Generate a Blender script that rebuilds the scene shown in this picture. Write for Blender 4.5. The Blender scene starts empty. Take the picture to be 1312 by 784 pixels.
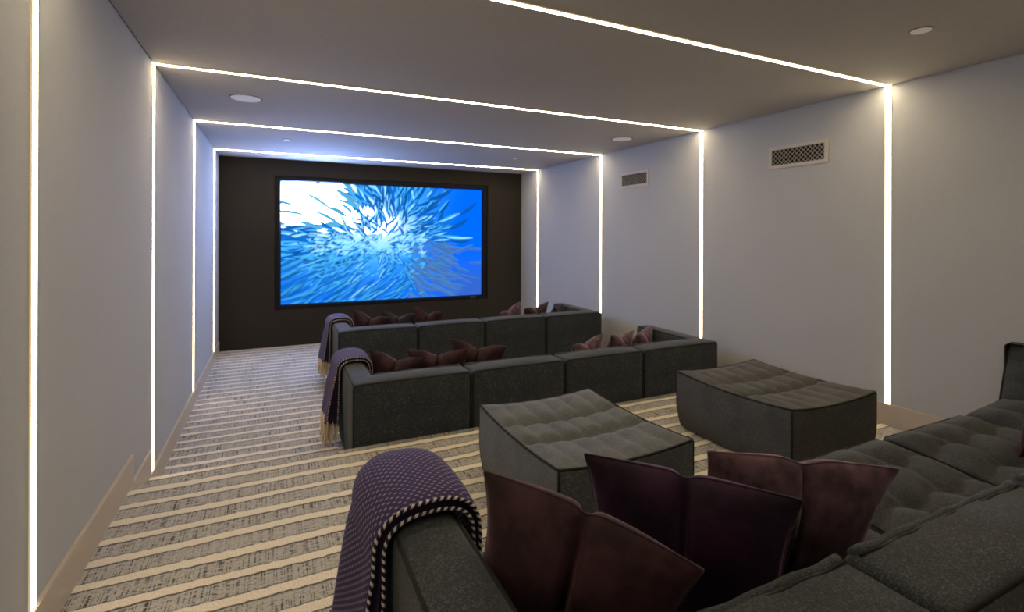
import bpy, bmesh, math, random
import numpy as np
from mathutils import Vector, Matrix

random.seed(7)
rng = np.random.default_rng(11)
SC = bpy.context.scene
COL = SC.collection

# ------------------------------------------------------------------ camera, world, exposure
CAM_X, CAM_Z, YAW, ROLL, FPX, V0 = 0.761, 1.79, 0.4416, 0.0038, 643.8, 300.17
cd = bpy.data.cameras.new('camera')
cd.sensor_fit = 'HORIZONTAL'
cd.sensor_width = 36.0
cd.lens = FPX / 1312 * 36.0
cd.shift_y = -(392 - V0) / 1312
cd.clip_start = 0.02
cam = bpy.data.objects.new('camera', cd)
COL.objects.link(cam)
cam.matrix_world = (Matrix.Translation((CAM_X, 0, CAM_Z)) @ Matrix.Rotation(-YAW, 4, 'Z')
                    @ Matrix.Rotation(math.pi / 2, 4, 'X') @ Matrix.Rotation(ROLL, 4, 'Z'))
SC.camera = cam

w = bpy.data.worlds.new('world')
SC.world = w
w.use_nodes = True
w.node_tree.nodes['Background'].inputs[0].default_value = (0, 0, 0, 1)
w.node_tree.nodes['Background'].inputs[1].default_value = 0.0

SC.view_settings.view_transform = 'Standard'
SC.view_settings.look = 'None'
SC.view_settings.exposure = 0.22
SC.view_settings.gamma = 1.0
SC.view_settings.use_curve_mapping = False
SC.cycles.use_denoising = True
SC.cycles.max_bounces = 10
SC.cycles.diffuse_bounces = 7
SC.cycles.sample_clamp_indirect = 8.0

WALL_STRIP_POWER = 18.5     # the two uprights of every light frame
CEILING_STRIP_POWER = 66.0  # the run across the ceiling
STRIP_COLOR = (1.0, 0.81, 0.54)
REAR_STRIP_POWER = 46.0      # ceiling run of an unseen frame, added to brighten the foreground sofa tops
SCREEN_POWER = 1.0
SC.cycles.filter_width = 2.0

# ------------------------------------------------------------------ room numbers (metres)
RW = 5.10            # room width
YB = -1.75           # wall behind the camera
YF = 8.757           # screen wall
ZC = 2.962           # ceiling
ZU = 0.314           # raised rear platform
ZM = 0.157           # tread between
Y1, Y2 = 3.61, 4.08  # edge of the platform, edge of the aisle tread
STRIP_Y = [0.375, 2.295, 4.196, 6.123, 8.065]

# ------------------------------------------------------------------ node helpers
class NT:
    def __init__(s, name, rough=0.8):
        s.m = bpy.data.materials.new(name)
        s.m.use_nodes = True
        s.t = s.m.node_tree
        s.b = s.t.nodes['Principled BSDF']
        s.b.inputs['Roughness'].default_value = rough
        s.b.inputs['Specular IOR Level'].default_value = 0.25
    def n(s, kind, **kw):
        nd = s.t.nodes.new(kind)
        for k, v in kw.items():
            setattr(nd, k, v)
        return nd
    def put(s, sock, v):
        if isinstance(v, bpy.types.NodeSocket):
            s.t.links.new(v, sock)
        elif isinstance(v, (tuple, list)) and len(v) == 3 and sock.type == 'RGBA':
            sock.default_value = (*v, 1)
        else:
            sock.default_value = v
    def M(s, op, a, b=0.0, c=0.0, clamp=False):
        nd = s.n('ShaderNodeMath', operation=op, use_clamp=clamp)
        for i, v in enumerate((a, b, c)):
            s.put(nd.inputs[i], v)
        return nd.outputs[0]
    def ss(s, x, a, b):
        nd = s.n('ShaderNodeMapRange', interpolation_type='SMOOTHSTEP')
        s.put(nd.inputs[0], x)
        nd.inputs[1].default_value = a
        nd.inputs[2].default_value = b
        return nd.outputs[0]
    def mix(s, f, a, b):
        nd = s.n('ShaderNodeMix', data_type='RGBA')
        s.put(nd.inputs[0], f); s.put(nd.inputs[6], a); s.put(nd.inputs[7], b)
        return nd.outputs[2]
    def coord(s, which='Object', scale=(1, 1, 1)):
        tc = s.n('ShaderNodeTexCoord')
        mp = s.n('ShaderNodeMapping')
        mp.inputs['Scale'].default_value = scale
        s.t.links.new(tc.outputs[which], mp.inputs[0])
        return mp.outputs[0]
    def noise(s, vec, scale, detail=2.0, rough=0.5):
        nd = s.n('ShaderNodeTexNoise')
        s.put(nd.inputs['Vector'], vec)
        nd.inputs['Scale'].default_value = scale
        nd.inputs['Detail'].default_value = detail
        nd.inputs['Roughness'].default_value = rough
        return nd.outputs[0]
    def xyz(s, vec):
        nd = s.n('ShaderNodeSeparateXYZ')
        s.put(nd.inputs[0], vec)
        return nd.outputs
    def vec(s, x, y, z=0.0):
        nd = s.n('ShaderNodeCombineXYZ')
        for i, v in enumerate((x, y, z)):
            s.put(nd.inputs[i], v)
        return nd.outputs[0]
    def bump(s, h, strength, dist=0.002):
        nd = s.n('ShaderNodeBump')
        nd.inputs['Strength'].default_value = strength
        nd.inputs['Distance'].default_value = dist
        s.put(nd.inputs['Height'], h)
        s.t.links.new(nd.outputs[0], s.b.inputs['Normal'])
    def color(s, c):
        s.put(s.b.inputs['Base Color'], c)

def mat_plain(name, c, rough=0.6, metal=0.0):
    k = NT(name, rough)
    k.color(c)
    k.b.inputs['Metallic'].default_value = metal
    return k.m

def mat_linen(name, c, var=0.12, bump=0.25):
    k = NT(name, 0.9)
    a = k.noise(k.coord('Object', (1, 1, 14)), 30, 3)
    b = k.noise(k.coord('Object', (14, 14, 1)), 30, 3)
    th = k.M('ADD', k.M('MULTIPLY', a, 0.5), k.M('MULTIPLY', b, 0.5))
    big = k.noise(k.coord(), 1.3, 3)
    f = k.M('ADD', k.M('MULTIPLY', th, 0.8), k.M('MULTIPLY', big, 0.2))
    lo = tuple(x * (1 - var) for x in c); hi = tuple(x * (1 + var) for x in c)
    k.color(k.mix(k.ss(f, 0.3, 0.7), lo, hi))
    k.bump(th, bump, 0.001)
    return k.m

def mat_heather(name, c, fleck, amount=0.5, scale=1.0):
    """woven upholstery: dark yarn with lighter flecks running along the weave"""
    k = NT(name, 0.92)
    v = k.coord()
    wv = k.noise(k.coord('Object', (1, 5, 1)), 105 * scale, 2)
    wh = k.noise(k.coord('Object', (5, 1, 5)), 105 * scale, 2)
    big = k.noise(v, 5, 3)
    f = k.M('MULTIPLY', k.ss(k.M('MAXIMUM', wv, wh), 0.52, 0.74), amount)
    col = k.mix(f, c, fleck)
    col = k.mix(k.M('MULTIPLY', k.ss(big, 0.35, 0.7), 0.35), col, tuple(x * 0.6 for x in c))
    k.color(col)
    k.b.inputs['Sheen Weight'].default_value = 0.08
    k.b.inputs['Sheen Roughness'].default_value = 0.5
    k.bump(k.M('ADD', wv, wh), 0.45, 0.0022)
    return k.m

def mat_velvet(name, c, sheen, tint):
    k = NT(name, 0.75)
    v = k.coord()
    big = k.noise(v, 7, 4, 0.6)
    mid = k.noise(v, 32, 3)
    col = k.mix(k.ss(k.M('ADD', k.M('MULTIPLY', big, 0.75), k.M('MULTIPLY', mid, 0.25)), 0.38, 0.62), tuple(x * 0.5 for x in c), tuple(x * 1.5 for x in c))
    k.color(col)
    k.b.inputs['Sheen Weight'].default_value = sheen
    k.b.inputs['Sheen Roughness'].default_value = 0.35
    k.b.inputs['Sheen Tint'].default_value = (*tint, 1)
    k.bump(k.M('ADD', big, k.M('MULTIPLY', mid, 0.3)), 0.35, 0.012)
    return k.m

def mat_carpet():
    k = NT('striped_loop_carpet', 0.95)
    tc = k.n('ShaderNodeUVMap')
    u, v, _ = k.xyz(tc.outputs[0])
    P = 0.1715
    wob = k.M('MULTIPLY', k.M('SUBTRACT', k.noise(k.vec(k.M('MULTIPLY', u, 1.0), k.M('MULTIPLY', v, 3.0)), 1.5, 2), 0.5), 0.05)
    wob2 = k.M('MULTIPLY', k.M('SUBTRACT', k.noise(k.vec(k.M('MULTIPLY', u, 6.0), k.M('MULTIPLY', v, 3.0)), 4.0, 1), 0.5), 0.016)
    vv = k.M('ADD', k.M('ADD', v, wob), wob2)
    fr = k.M('FRACT', k.M('DIVIDE', k.M('ADD', vv, 20.0 - 0.003), P))      # 0..1 across one repeat
    row = k.M('FLOOR', k.M('DIVIDE', k.M('ADD', vv, 20.0 - 0.003), P))
    # band = woven grey zone, else cream loop
    wvar = k.M('MULTIPLY', k.M('SUBTRACT', k.noise(k.vec(k.M('MULTIPLY', u, 0.7), row), 1.7, 1), 0.5), 0.12)
    lo = k.M('ADD', 0.20, wvar)
    band = k.M('MULTIPLY', k.ss(k.M('SUBTRACT', fr, lo), -0.02, 0.02), k.M('SUBTRACT', 1.0, k.ss(fr, 0.85, 0.89)))
    # ticks running across the band
    jit = k.noise(k.vec(k.M('MULTIPLY', u, 9.0), k.M('MULTIPLY', row, 3.7)), 3.0, 2)
    tk = k.M('FRACT', k.M('ADD', k.M('MULTIPLY', u, 52.0), k.M('MULTIPLY', jit, 5.0)))
    tick = k.M('LESS_THAN', tk, 0.33)
    gate = k.ss(k.noise(k.vec(k.M('MULTIPLY', u, 30.0), k.M('MULTIPLY', v, 70.0)), 1.0, 3), 0.42, 0.56)
    gate2 = k.ss(k.noise(k.vec(k.M('MULTIPLY', u, 2.5), k.M('MULTIPLY', v, 9.0)), 1.0, 2), 0.3, 0.62)
    tick = k.M('MULTIPLY', k.M('MULTIPLY', tick, gate), k.M('ADD', 0.35, k.M('MULTIPLY', gate2, 0.75)))
    # dark dashed lines along both borders of the band
    e1 = k.M('SUBTRACT', 1.0, k.ss(k.M('ABSOLUTE', k.M('SUBTRACT', fr, 0.84)), 0.012, 0.05))
    dash = k.ss(k.noise(k.vec(k.M('MULTIPLY', u, 55.0), k.M('MULTIPLY', row, 5.3)), 1.0, 2), 0.28, 0.42)
    e1 = k.M('MULTIPLY', e1, dash)
    e2 = k.M('SUBTRACT', 1.0, k.ss(k.M('ABSOLUTE', k.M('SUBTRACT', k.M('SUBTRACT', fr, lo), 0.01)), 0.008, 0.03))
    dash2 = k.ss(k.noise(k.vec(k.M('MULTIPLY', u, 24.0), k.M('MULTIPLY', row, 7.1)), 1.0, 2), 0.34, 0.52)
    e2 = k.M('MULTIPLY', k.M('MULTIPLY', e2, dash2), 0.85)
    # thread rows inside the band
    th = k.M('LESS_THAN', k.M('FRACT', k.M('MULTIPLY', vv, 62.0)), 0.3)
    th = k.M('MULTIPLY', k.M('MULTIPLY', th, 0.45), gate)
    dark = k.M('MAXIMUM', k.M('MAXIMUM', e1, e2), k.M('MULTIPLY', band, k.M('MAXIMUM', tick, th)))
    loops = k.noise(k.vec(k.M('MULTIPLY', u, 150.0), k.M('MULTIPLY', v, 150.0)), 1.0, 2)
    cream = k.mix(k.ss(loops, 0.3, 0.7), (0.51, 0.45, 0.355), (0.71, 0.645, 0.53))
    grey = k.mix(k.ss(loops, 0.3, 0.7), (0.27, 0.26, 0.235), (0.45, 0.43, 0.39))
    col = k.mix(band, cream, grey)
    col = k.mix(dark, col, (0.055, 0.05, 0.045))
    k.color(col)
    h = k.M('ADD', k.M('MULTIPLY', loops, 0.6), k.M('SUBTRACT', k.M('MULTIPLY', k.M('SUBTRACT', 1.0, band), 0.8), dark))
    k.bump(h, 0.6, 0.006)
    return k.m

def mat_throw():
    k = NT('woven_purple_throw', 0.9)
    tc = k.n('ShaderNodeUVMap')
    u, v, _ = k.xyz(tc.outputs[0])
    pu, pv = 0.0165, 0.0115
    r = k.M('FLOOR', k.M('DIVIDE', v, pv))
    fv = k.M('FRACT', k.M('DIVIDE', v, pv))
    off = k.M('MULTIPLY', k.M('MODULO', r, 2.0), 0.5)
    fu = k.M('FRACT', k.M('ADD', k.M('DIVIDE', u, pu), off))
    du = k.M('ABSOLUTE', k.M('SUBTRACT', fu, 0.5))
    dv = k.M('ABSOLUTE', k.M('SUBTRACT', fv, 0.5))
    dot = k.M('MULTIPLY', k.M('SUBTRACT', 1.0, k.ss(du, 0.13, 0.22)), k.M('SUBTRACT', 1.0, k.ss(dv, 0.11, 0.22)))
    nz = k.noise(k.vec(k.M('MULTIPLY', u, 260.0), k.M('MULTIPLY', v, 260.0)), 1.0, 2)
    base = k.mix(nz, (0.019, 0.012, 0.052), (0.050, 0.034, 0.110))
    k.color(k.mix(k.M('MULTIPLY', dot, 0.8), base, (0.36, 0.32, 0.40)))
    k.bump(k.M('ADD', dot, k.M('MULTIPLY', nz, 0.5)), 0.6, 0.003)
    return k.m

def mat_binding():
    k = NT('whipped_edge_yarn', 0.9)
    tc = k.n('ShaderNodeUVMap')
    u, v, _ = k.xyz(tc.outputs[0])
    f = k.M('FRACT', k.M('ADD', k.M('DIVIDE', u, 0.019), v))
    s = k.M('LESS_THAN', f, 0.42)
    k.color(k.mix(s, (0.012, 0.01, 0.02), (0.52, 0.48, 0.47)))
    return k.m

def mat_emit(name, c, power):
    k = NT(name)
    k.color((0.6, 0.58, 0.54))
    k.b.inputs['Emission Color'].default_value = (*c, 1)
    k.b.inputs['Emission Strength'].default_value = power
    return k.m

def mat_screen():
    k = NT('projected_picture', 0.6)
    k.color((0.0, 0.0, 0.0))
    k.b.inputs['Specular IOR Level'].default_value = 0.0
    a = k.n('ShaderNodeAttribute')
    a.attribute_name = 'picture'
    k.t.links.new(a.outputs['Color'], k.b.inputs['Emission Color'])
    k.b.inputs['Emission Strength'].default_value = SCREEN_POWER
    return k.m

MAT = dict(
    wall=mat_linen('wall_linen', (0.36, 0.367, 0.362), 0.06, 0.08),
    ceil=mat_linen('ceiling_linen', (0.375, 0.355, 0.325), 0.06, 0.08),
    dark=mat_linen('screen_wall_fabric', (0.024, 0.020, 0.0165), 0.2, 0.1),
    base=mat_plain('baseboard_satin_bronze', (0.42, 0.36, 0.285), 0.36),
    carpet=mat_carpet(),
    strip=mat_emit('warm_light_diffuser', STRIP_COLOR, WALL_STRIP_POWER),
    strip_rear=mat_emit('warm_dimmed_diffuser', STRIP_COLOR, REAR_STRIP_POWER),  # for the added frame above the foreground sofa, out of view
    strip_top=mat_emit('warm_ceiling_diffuser', STRIP_COLOR, CEILING_STRIP_POWER),
    channel=mat_emit('amber_diffuser_edge', (1.0, 0.68, 0.32), 0.40),  # glow put into the channel lips for the amber fringe along the strips
    black=mat_plain('screen_frame_velvet', (0.002, 0.0025, 0.004), 0.7),
    screen=mat_screen(),
    badge=mat_plain('badge_silver', (0.35, 0.36, 0.38), 0.4, 0.2),
    fabric=mat_heather('charcoal_weave', (0.020, 0.0235, 0.028), (0.165, 0.185, 0.205), 0.52),
    seat=mat_heather('charcoal_seat_weave', (0.023, 0.025, 0.026), (0.17, 0.18, 0.18), 0.48),
    otto=mat_heather('ottoman_weave', (0.074, 0.079, 0.084), (0.27, 0.285, 0.295), 0.55),
    otto_dark=mat_heather('dark_ottoman_weave', (0.045, 0.045, 0.044), (0.22, 0.22, 0.21), 0.5),  # same ottoman fabric, shade put into a darker colour
    piping=mat_plain('piping_cord', (0.012, 0.012, 0.012), 0.9),
    plum=mat_velvet('plum_velvet', (0.030, 0.0115, 0.0145), 0.35, (0.8, 0.5, 0.6)),
    aubergine=mat_velvet('aubergine_velvet', (0.019, 0.005, 0.019), 0.35, (0.75, 0.45, 0.75)),
    mauve=mat_velvet('mauve_velvet', (0.078, 0.042, 0.054), 0.5, (0.95, 0.7, 0.8)),
    wine=mat_velvet('wine_velvet', (0.03, 0.003, 0.004), 0.03, (0.9, 0.4, 0.4)),
    night=mat_velvet('night_velvet', (0.018, 0.012, 0.018), 0.2, (0.6, 0.5, 0.6)),
    throw=mat_throw(), binding=mat_binding(),
    fold=mat_plain('throw_fold_yarn', (0.022, 0.014, 0.04), 0.95),
    fringe=mat_plain('fringe_yarn', (0.62, 0.50, 0.35), 0.9),
    grille=mat_plain('vent_enamel', (0.44, 0.40, 0.34), 0.5),
    hole=mat_plain('vent_duct', (0.01, 0.01, 0.01), 0.9),  # flat black plate standing in for the darkness behind the grille
    speaker=mat_plain('speaker_grille_white', (0.92, 0.91, 0.89), 0.7),
    rim=mat_plain('speaker_rim', (0.10, 0.095, 0.09), 0.6),
)

# ------------------------------------------------------------------ object helpers
def thing(name, label, cat, loc=(0, 0, 0), rz=0.0, group=None):
    o = bpy.data.objects.new(name, None)
    o.empty_display_size = 0.1
    COL.objects.link(o)
    o.location = loc
    o.rotation_euler = (0, 0, rz)
    o['label'] = label
    o['category'] = cat
    if group:
        o['group'] = group
    return o

def mesh_obj(name, verts, faces, m, parent=None, uvs=None, smooth=True):
    me = bpy.data.meshes.new(name)
    me.from_pydata([tuple(v) for v in verts], [], faces)
    if uvs is not None:
        ul = me.uv_layers.new(name='UVMap')
        flat = np.array([uvs[i] for p in faces for i in p], dtype=np.float32).ravel()
        ul.data.foreach_set('uv', flat)
    me.materials.append(m)
    if smooth:
        me.polygons.foreach_set('use_smooth', [True] * len(me.polygons))
    me.update()
    o = bpy.data.objects.new(name, me)
    COL.objects.link(o)
    if parent:
        o.parent = parent
    return o

def structure(o):
    o['kind'] = 'structure'
    return o

class MB:
    def __init__(s):
        s.v = []; s.f = []; s.uv = []
    def add(s, vs, fs, uv=None):
        b = len(s.v)
        s.v += [tuple(x) for x in vs]
        s.f += [tuple(i + b for i in f) for f in fs]
        s.uv += list(uv) if uv is not None else [(0, 0)] * len(vs)
    def box(s, lo, hi):
        x0, y0, z0 = lo; x1, y1, z1 = hi
        s.add([(x0, y0, z0), (x1, y0, z0), (x1, y1, z0), (x0, y1, z0), (x0, y0, z1), (x1, y0, z1), (x1, y1, z1), (x0, y1, z1)],
              [(0, 3, 2, 1), (4, 5, 6, 7), (0, 1, 5, 4), (1, 2, 6, 5), (2, 3, 7, 6), (3, 0, 4, 7)])
    def tube(s, pts, r, n=8, closed=False, taper=None):
        pts = [Vector(p) for p in pts]
        N = len(pts)
        vs = []; uv = []
        L = 0.0
        up = None
        for i, p in enumerate(pts):
            a = pts[(i - 1) % N] if (closed or i) else p
            b = pts[(i + 1) % N] if (closed or i < N - 1) else p
            t = (b - a).normalized()
            if up is None:
                up = Vector((0, 0, 1)) if abs(t.z) < 0.9 else Vector((0, 1, 0))
            up = (up - t * up.dot(t)).normalized()
            sd = t.cross(up)
            if i:
                L += (p - pts[i - 1]).length
            rr = r * (taper[i] if taper else 1)
            for q in range(n):
                an = 2 * math.pi * q / n
                vs.append(p + (up * math.cos(an) + sd * math.sin(an)) * rr)
                uv.append((L, q / n))
        fs = []
        for i in range(N if closed else N - 1):
            j = (i + 1) % N
            for q in range(n):
                q2 = (q + 1) % n
                fs.append((i * n + q, i * n + q2, j * n + q2, j * n + q))
        if not closed:
            fs.append(tuple(range(n - 1, -1, -1)))
            fs.append(tuple((N - 1) * n + q for q in range(n)))
        s.add(vs, fs, uv)
    def disc(s, c, r, h, n=40):
        """flat drum hanging below c (a ceiling disc)"""
        vs = []
        for z in (c[2], c[2] - h):
            vs += [(c[0] + r * math.cos(2 * math.pi * i / n), c[1] + r * math.sin(2 * math.pi * i / n), z) for i in range(n)]
        fs = [(i, n + i, n + (i + 1) % n, (i + 1) % n) for i in range(n)]
        fs += [tuple(range(n)), tuple(reversed(range(n, 2 * n)))]
        s.add(vs, fs)
    def build(s, name, m, parent=None, smooth=True):
        return mesh_obj(name, s.v, s.f, m, parent, s.uv, smooth)

def axis_pts(lo, hi, r, cell):
    n = max(2, int(round((hi - lo - 2 * r) / cell)))
    mid = [lo + r + (hi - lo - 2 * r) * i / n for i in range(n + 1)]
    return [lo, lo + 0.25 * r, lo + 0.6 * r] + mid + [hi - 0.6 * r, hi - 0.25 * r, hi]

def soft_box(lo, hi, r=0.03, puff=(0, 0, 0), cell=0.06, fn=None):
    """upholstered block: rounded edges, cushioned faces; fn(p, face, u, v) edits points (face as '+z', '-x', ...)"""
    ax = [axis_pts(lo[a], hi[a], r, cell if not isinstance(cell, tuple) else cell[a]) for a in range(3)]
    n = [len(a) - 1 for a in ax]
    idx = {}
    vs = []; fs = []
    def vert(i, j, k):
        key = (i, j, k)
        if key in idx:
            return idx[key]
        g = (i, j, k)
        p = Vector((ax[0][i], ax[1][j], ax[2][k]))
        inn = Vector([min(max(p[a], lo[a] + r), hi[a] - r) for a in range(3)])
        d = p - inn
        nrm = d.normalized() if d.length > 1e-9 else Vector((0, 0, 0))
        q = inn + nrm * r if d.length > 1e-9 else p
        uvw = [2 * (p[a] - lo[a]) / (hi[a] - lo[a]) - 1 for a in range(3)]
        for a in range(3):
            if g[a] in (0, n[a]):
                b, c = [x for x in range(3) if x != a]
                q[a] += (1 if g[a] else -1) * puff[a] * (1 - uvw[b] ** 2) * (1 - uvw[c] ** 2)
        if fn:
            q = fn(q, nrm, uvw)
        idx[key] = len(vs)
        vs.append(tuple(q))
        return idx[key]
    for a in range(3):
        b, c = (a + 1) % 3, (a + 2) % 3
        for side in (0, n[a]):
            for i in range(n[b]):
                for j in range(n[c]):
                    quad = []
                    for (di, dj) in ((0, 0), (1, 0), (1, 1), (0, 1)):
                        g = [0, 0, 0]
                        g[a] = side; g[b] = i + di; g[c] = j + dj
                        quad.append(vert(*g))
                    fs.append(tuple(quad if side else reversed(quad)))
    return vs, fs

def loop_rect(a0, a1, b0, b1, r, n=5):
    """rounded rectangle in 2-D, counter-clockwise"""
    out = []
    for (ca, cb, st) in ((a1 - r, b1 - r, 0), (a0 + r, b1 - r, 90), (a0 + r, b0 + r, 180), (a1 - r, b0 + r, 270)):
        for i in range(n + 1):
            t = math.radians(st + 90 * i / n)
            out.append((ca + r * math.cos(t), cb + r * math.sin(t)))
    return out

def dense(pts, step=0.05, closed=True):
    out = []
    N = len(pts)
    for i in range(N if closed else N - 1):
        a, b = Vector(pts[i]), Vector(pts[(i + 1) % N])
        k = max(1, int((b - a).length / step))
        for q in range(k):
            out.append(a.lerp(b, q / k))
    if not closed:
        out.append(Vector(pts[-1]))
    return out

# ------------------------------------------------------------------ the setting
def box_obj(name, boxes, m):
    mb = MB()
    for lo, hi in boxes:
        mb.box(lo, hi)
    return structure(mb.build(name, m, None, False))

T = 0.12
box_obj('wall_left', [((-T, YB, -0.3), (0, YF + 0.3, ZC + T))], MAT['wall'])
box_obj('wall_right', [((RW, YB, -0.3), (RW + T, YF + 0.3, ZC + T))], MAT['wall'])
box_obj('wall_back', [((-T, YB - T, -0.3), (RW + T, YB, ZC + T))], MAT['wall'])
box_obj('ceiling', [((0.006, YB, ZC), (RW - 0.006, YF - 0.006, ZC + T))], MAT['ceil'])
# screen wall with a shallow recess for the screen
SX0, SX1, SZ0, SZ1 = 0.765, 4.398, 0.578, 2.706
box_obj('wall_front', [((0, YF, -0.3), (SX0, YF + 0.3, ZC)), ((SX1, YF, -0.3), (RW, YF + 0.3, ZC)),
                       ((SX0, YF, -0.3), (SX1, YF + 0.3, SZ0)), ((SX0, YF, SZ1), (SX1, YF + 0.3, ZC)),
                       ((SX0, YF + 0.11, SZ0), (SX1, YF + 0.3, SZ1))], MAT['dark'])

def carpet():
    mb = MB()
    XS = 1.20
    prof_a = [(YB, ZU), (Y1 - 0.02, ZU), (Y1 - 0.006, ZU - 0.006), (Y1, ZU - 0.02), (Y1, ZM),
              (Y2 - 0.02, ZM), (Y2 - 0.006, ZM - 0.006), (Y2, ZM - 0.02), (Y2, 0.0), (YF + 0.02, 0.0)]
    prof_b = prof_a[:4] + [(Y1, 0.0), (YF + 0.02, 0.0)]
    for prof, x0, x1 in ((prof_a, 0.0, XS), (prof_b, XS, RW)):
        L = YB
        for i in range(len(prof) - 1):
            (ya, za), (yb, zb) = prof[i], prof[i + 1]
            L2 = L + math.hypot(yb - ya, zb - za)
            if i == len(prof) - 2:                    # keep the pattern at true distance on the lower floor
                L2 = L + yb - ya
            mb.add([(x0, ya, za), (x1, ya, za), (x1, yb, zb), (x0, yb, zb)], [(0, 1, 2, 3)],
                   [(x0, L), (x1, L), (x1, L2), (x0, L2)])
            L = L2
    # cheek of the aisle tread and the underside slab
    mb.add([(XS, Y1, 0), (XS, Y2, 0), (XS, Y2, ZM), (XS, Y1, ZM)], [(0, 1, 2, 3)], [(0, 0), (0.5, 0), (0.5, 0.16), (0, 0.16)])
    mb.box((0, YB, -0.3), (RW, YF + 0.02, -0.02))
    return structure(mb.build('floor', MAT['carpet'], None, False))
carpet()

def baseboard(name, x, sgn, steps):
    """profile boards against a side wall; sgn = direction into the room"""
    mb = MB()
    t = 0.014
    for (y0, y1, z0, z1) in steps:
        xa, xb = (x, x + sgn * t)
        mb.box((min(xa, xb), y0, z0), (max(xa, xb), y1, z1))
        mb.box((min(xa, x + sgn * (t - 0.004)), y0, z1), (max(xa, x + sgn * (t - 0.004)), y1, z1 + 0.004))
    return structure(mb.build(name, MAT['base'], None, False))
ST = [(YB, 3.650, ZU - 0.12, ZU + 0.162), (3.650, 4.112, ZM - 0.12, ZM + 0.157), (4.112, YF, -0.02, 0.152)]
baseboard('baseboard_left', 0.0, 1, ST)
baseboard('baseboard_right', RW, -1, [(YB, 3.62, ZU - 0.12, ZU + 0.162), (3.62, YF, -0.02, 0.152)])

# ------------------------------------------------------------------ light strips
def strip_run(root, p0, p1, nrm, m, wd=0.033, h=0.009):
    if nrm[2] < 0:
        wd, h = 0.025, 0.007
    p0, p1, nrm = Vector(p0), Vector(p1), Vector(nrm)
    d = (p1 - p0).normalized()
    a = nrm.cross(d)
    prof = [(-0.5, 0.0), (-0.48, 0.55), (-0.36, 0.9), (-0.18, 1.0), (0.18, 1.0), (0.36, 0.9), (0.48, 0.55), (0.5, 0.0)]
    mb = MB()
    vs = [p + a * (q * wd) + nrm * (k * h) for p in (p0, p1) for q, k in prof]
    n = len(prof)
    fs = [(i, i + 1, n + i + 1, n + i) for i in range(n - 1)] + [(n - 1, 0, n, 2 * n - 1)]
    fs += [tuple(reversed(range(n))), tuple(range(n, 2 * n))]
    mb.add(vs, fs)
    mb.build('diffuser', m, root, False)
    ch = MB()
    for s in (-1, 1):
        c0, c1 = a * (s * (wd / 2 + 0.0005)), a * (s * (wd / 2 + 0.008))
        k = nrm * 0.005
        q = [p0 + c0, p0 + c1, p0 + c1 + k, p0 + c0 + k, p1 + c0, p1 + c1, p1 + c1 + k, p1 + c0 + k]
        ch.add(q, [(0, 1, 2, 3), (7, 6, 5, 4), (0, 4, 5, 1), (1, 5, 6, 2), (2, 6, 7, 3), (3, 7, 4, 0)])
    ch.build('channel', MAT['channel'], root, False)

SL = ['warm light strip frame around the room overhead behind the foreground sofa, outside the photo',
      'warm light strip frame around the room closest to camera, above the rear sofa',
      'warm light strip frame around the room crossing at the carpet steps',
      'warm light strip frame around the room beside the front sofa row',
      'warm light strip frame around the room right in front of the dark screen wall']
for yy, lb in zip(STRIP_Y, SL):
    r = thing('light_strip', lb, 'light', (RW / 2, yy, ZC), 0, 'light strips around walls and ceiling')
    zb_l = (ZU + 0.167 if yy < 3.6 else 0.157) - ZC
    zb_r = zb_l
    mu, mt = MAT['strip'], MAT['strip_rear' if yy < 1 else 'strip_top']
    strip_run(r, (-RW / 2, 0, zb_l), (-RW / 2, 0, -0.006), (1, 0, 0), mu)
    strip_run(r, (RW / 2, 0, zb_r), (RW / 2, 0, -0.006), (-1, 0, 0), mu)
    strip_run(r, (-RW / 2 + 0.006, 0, 0), (RW / 2 - 0.006, 0, 0), (0, 0, -1), mt)

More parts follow.
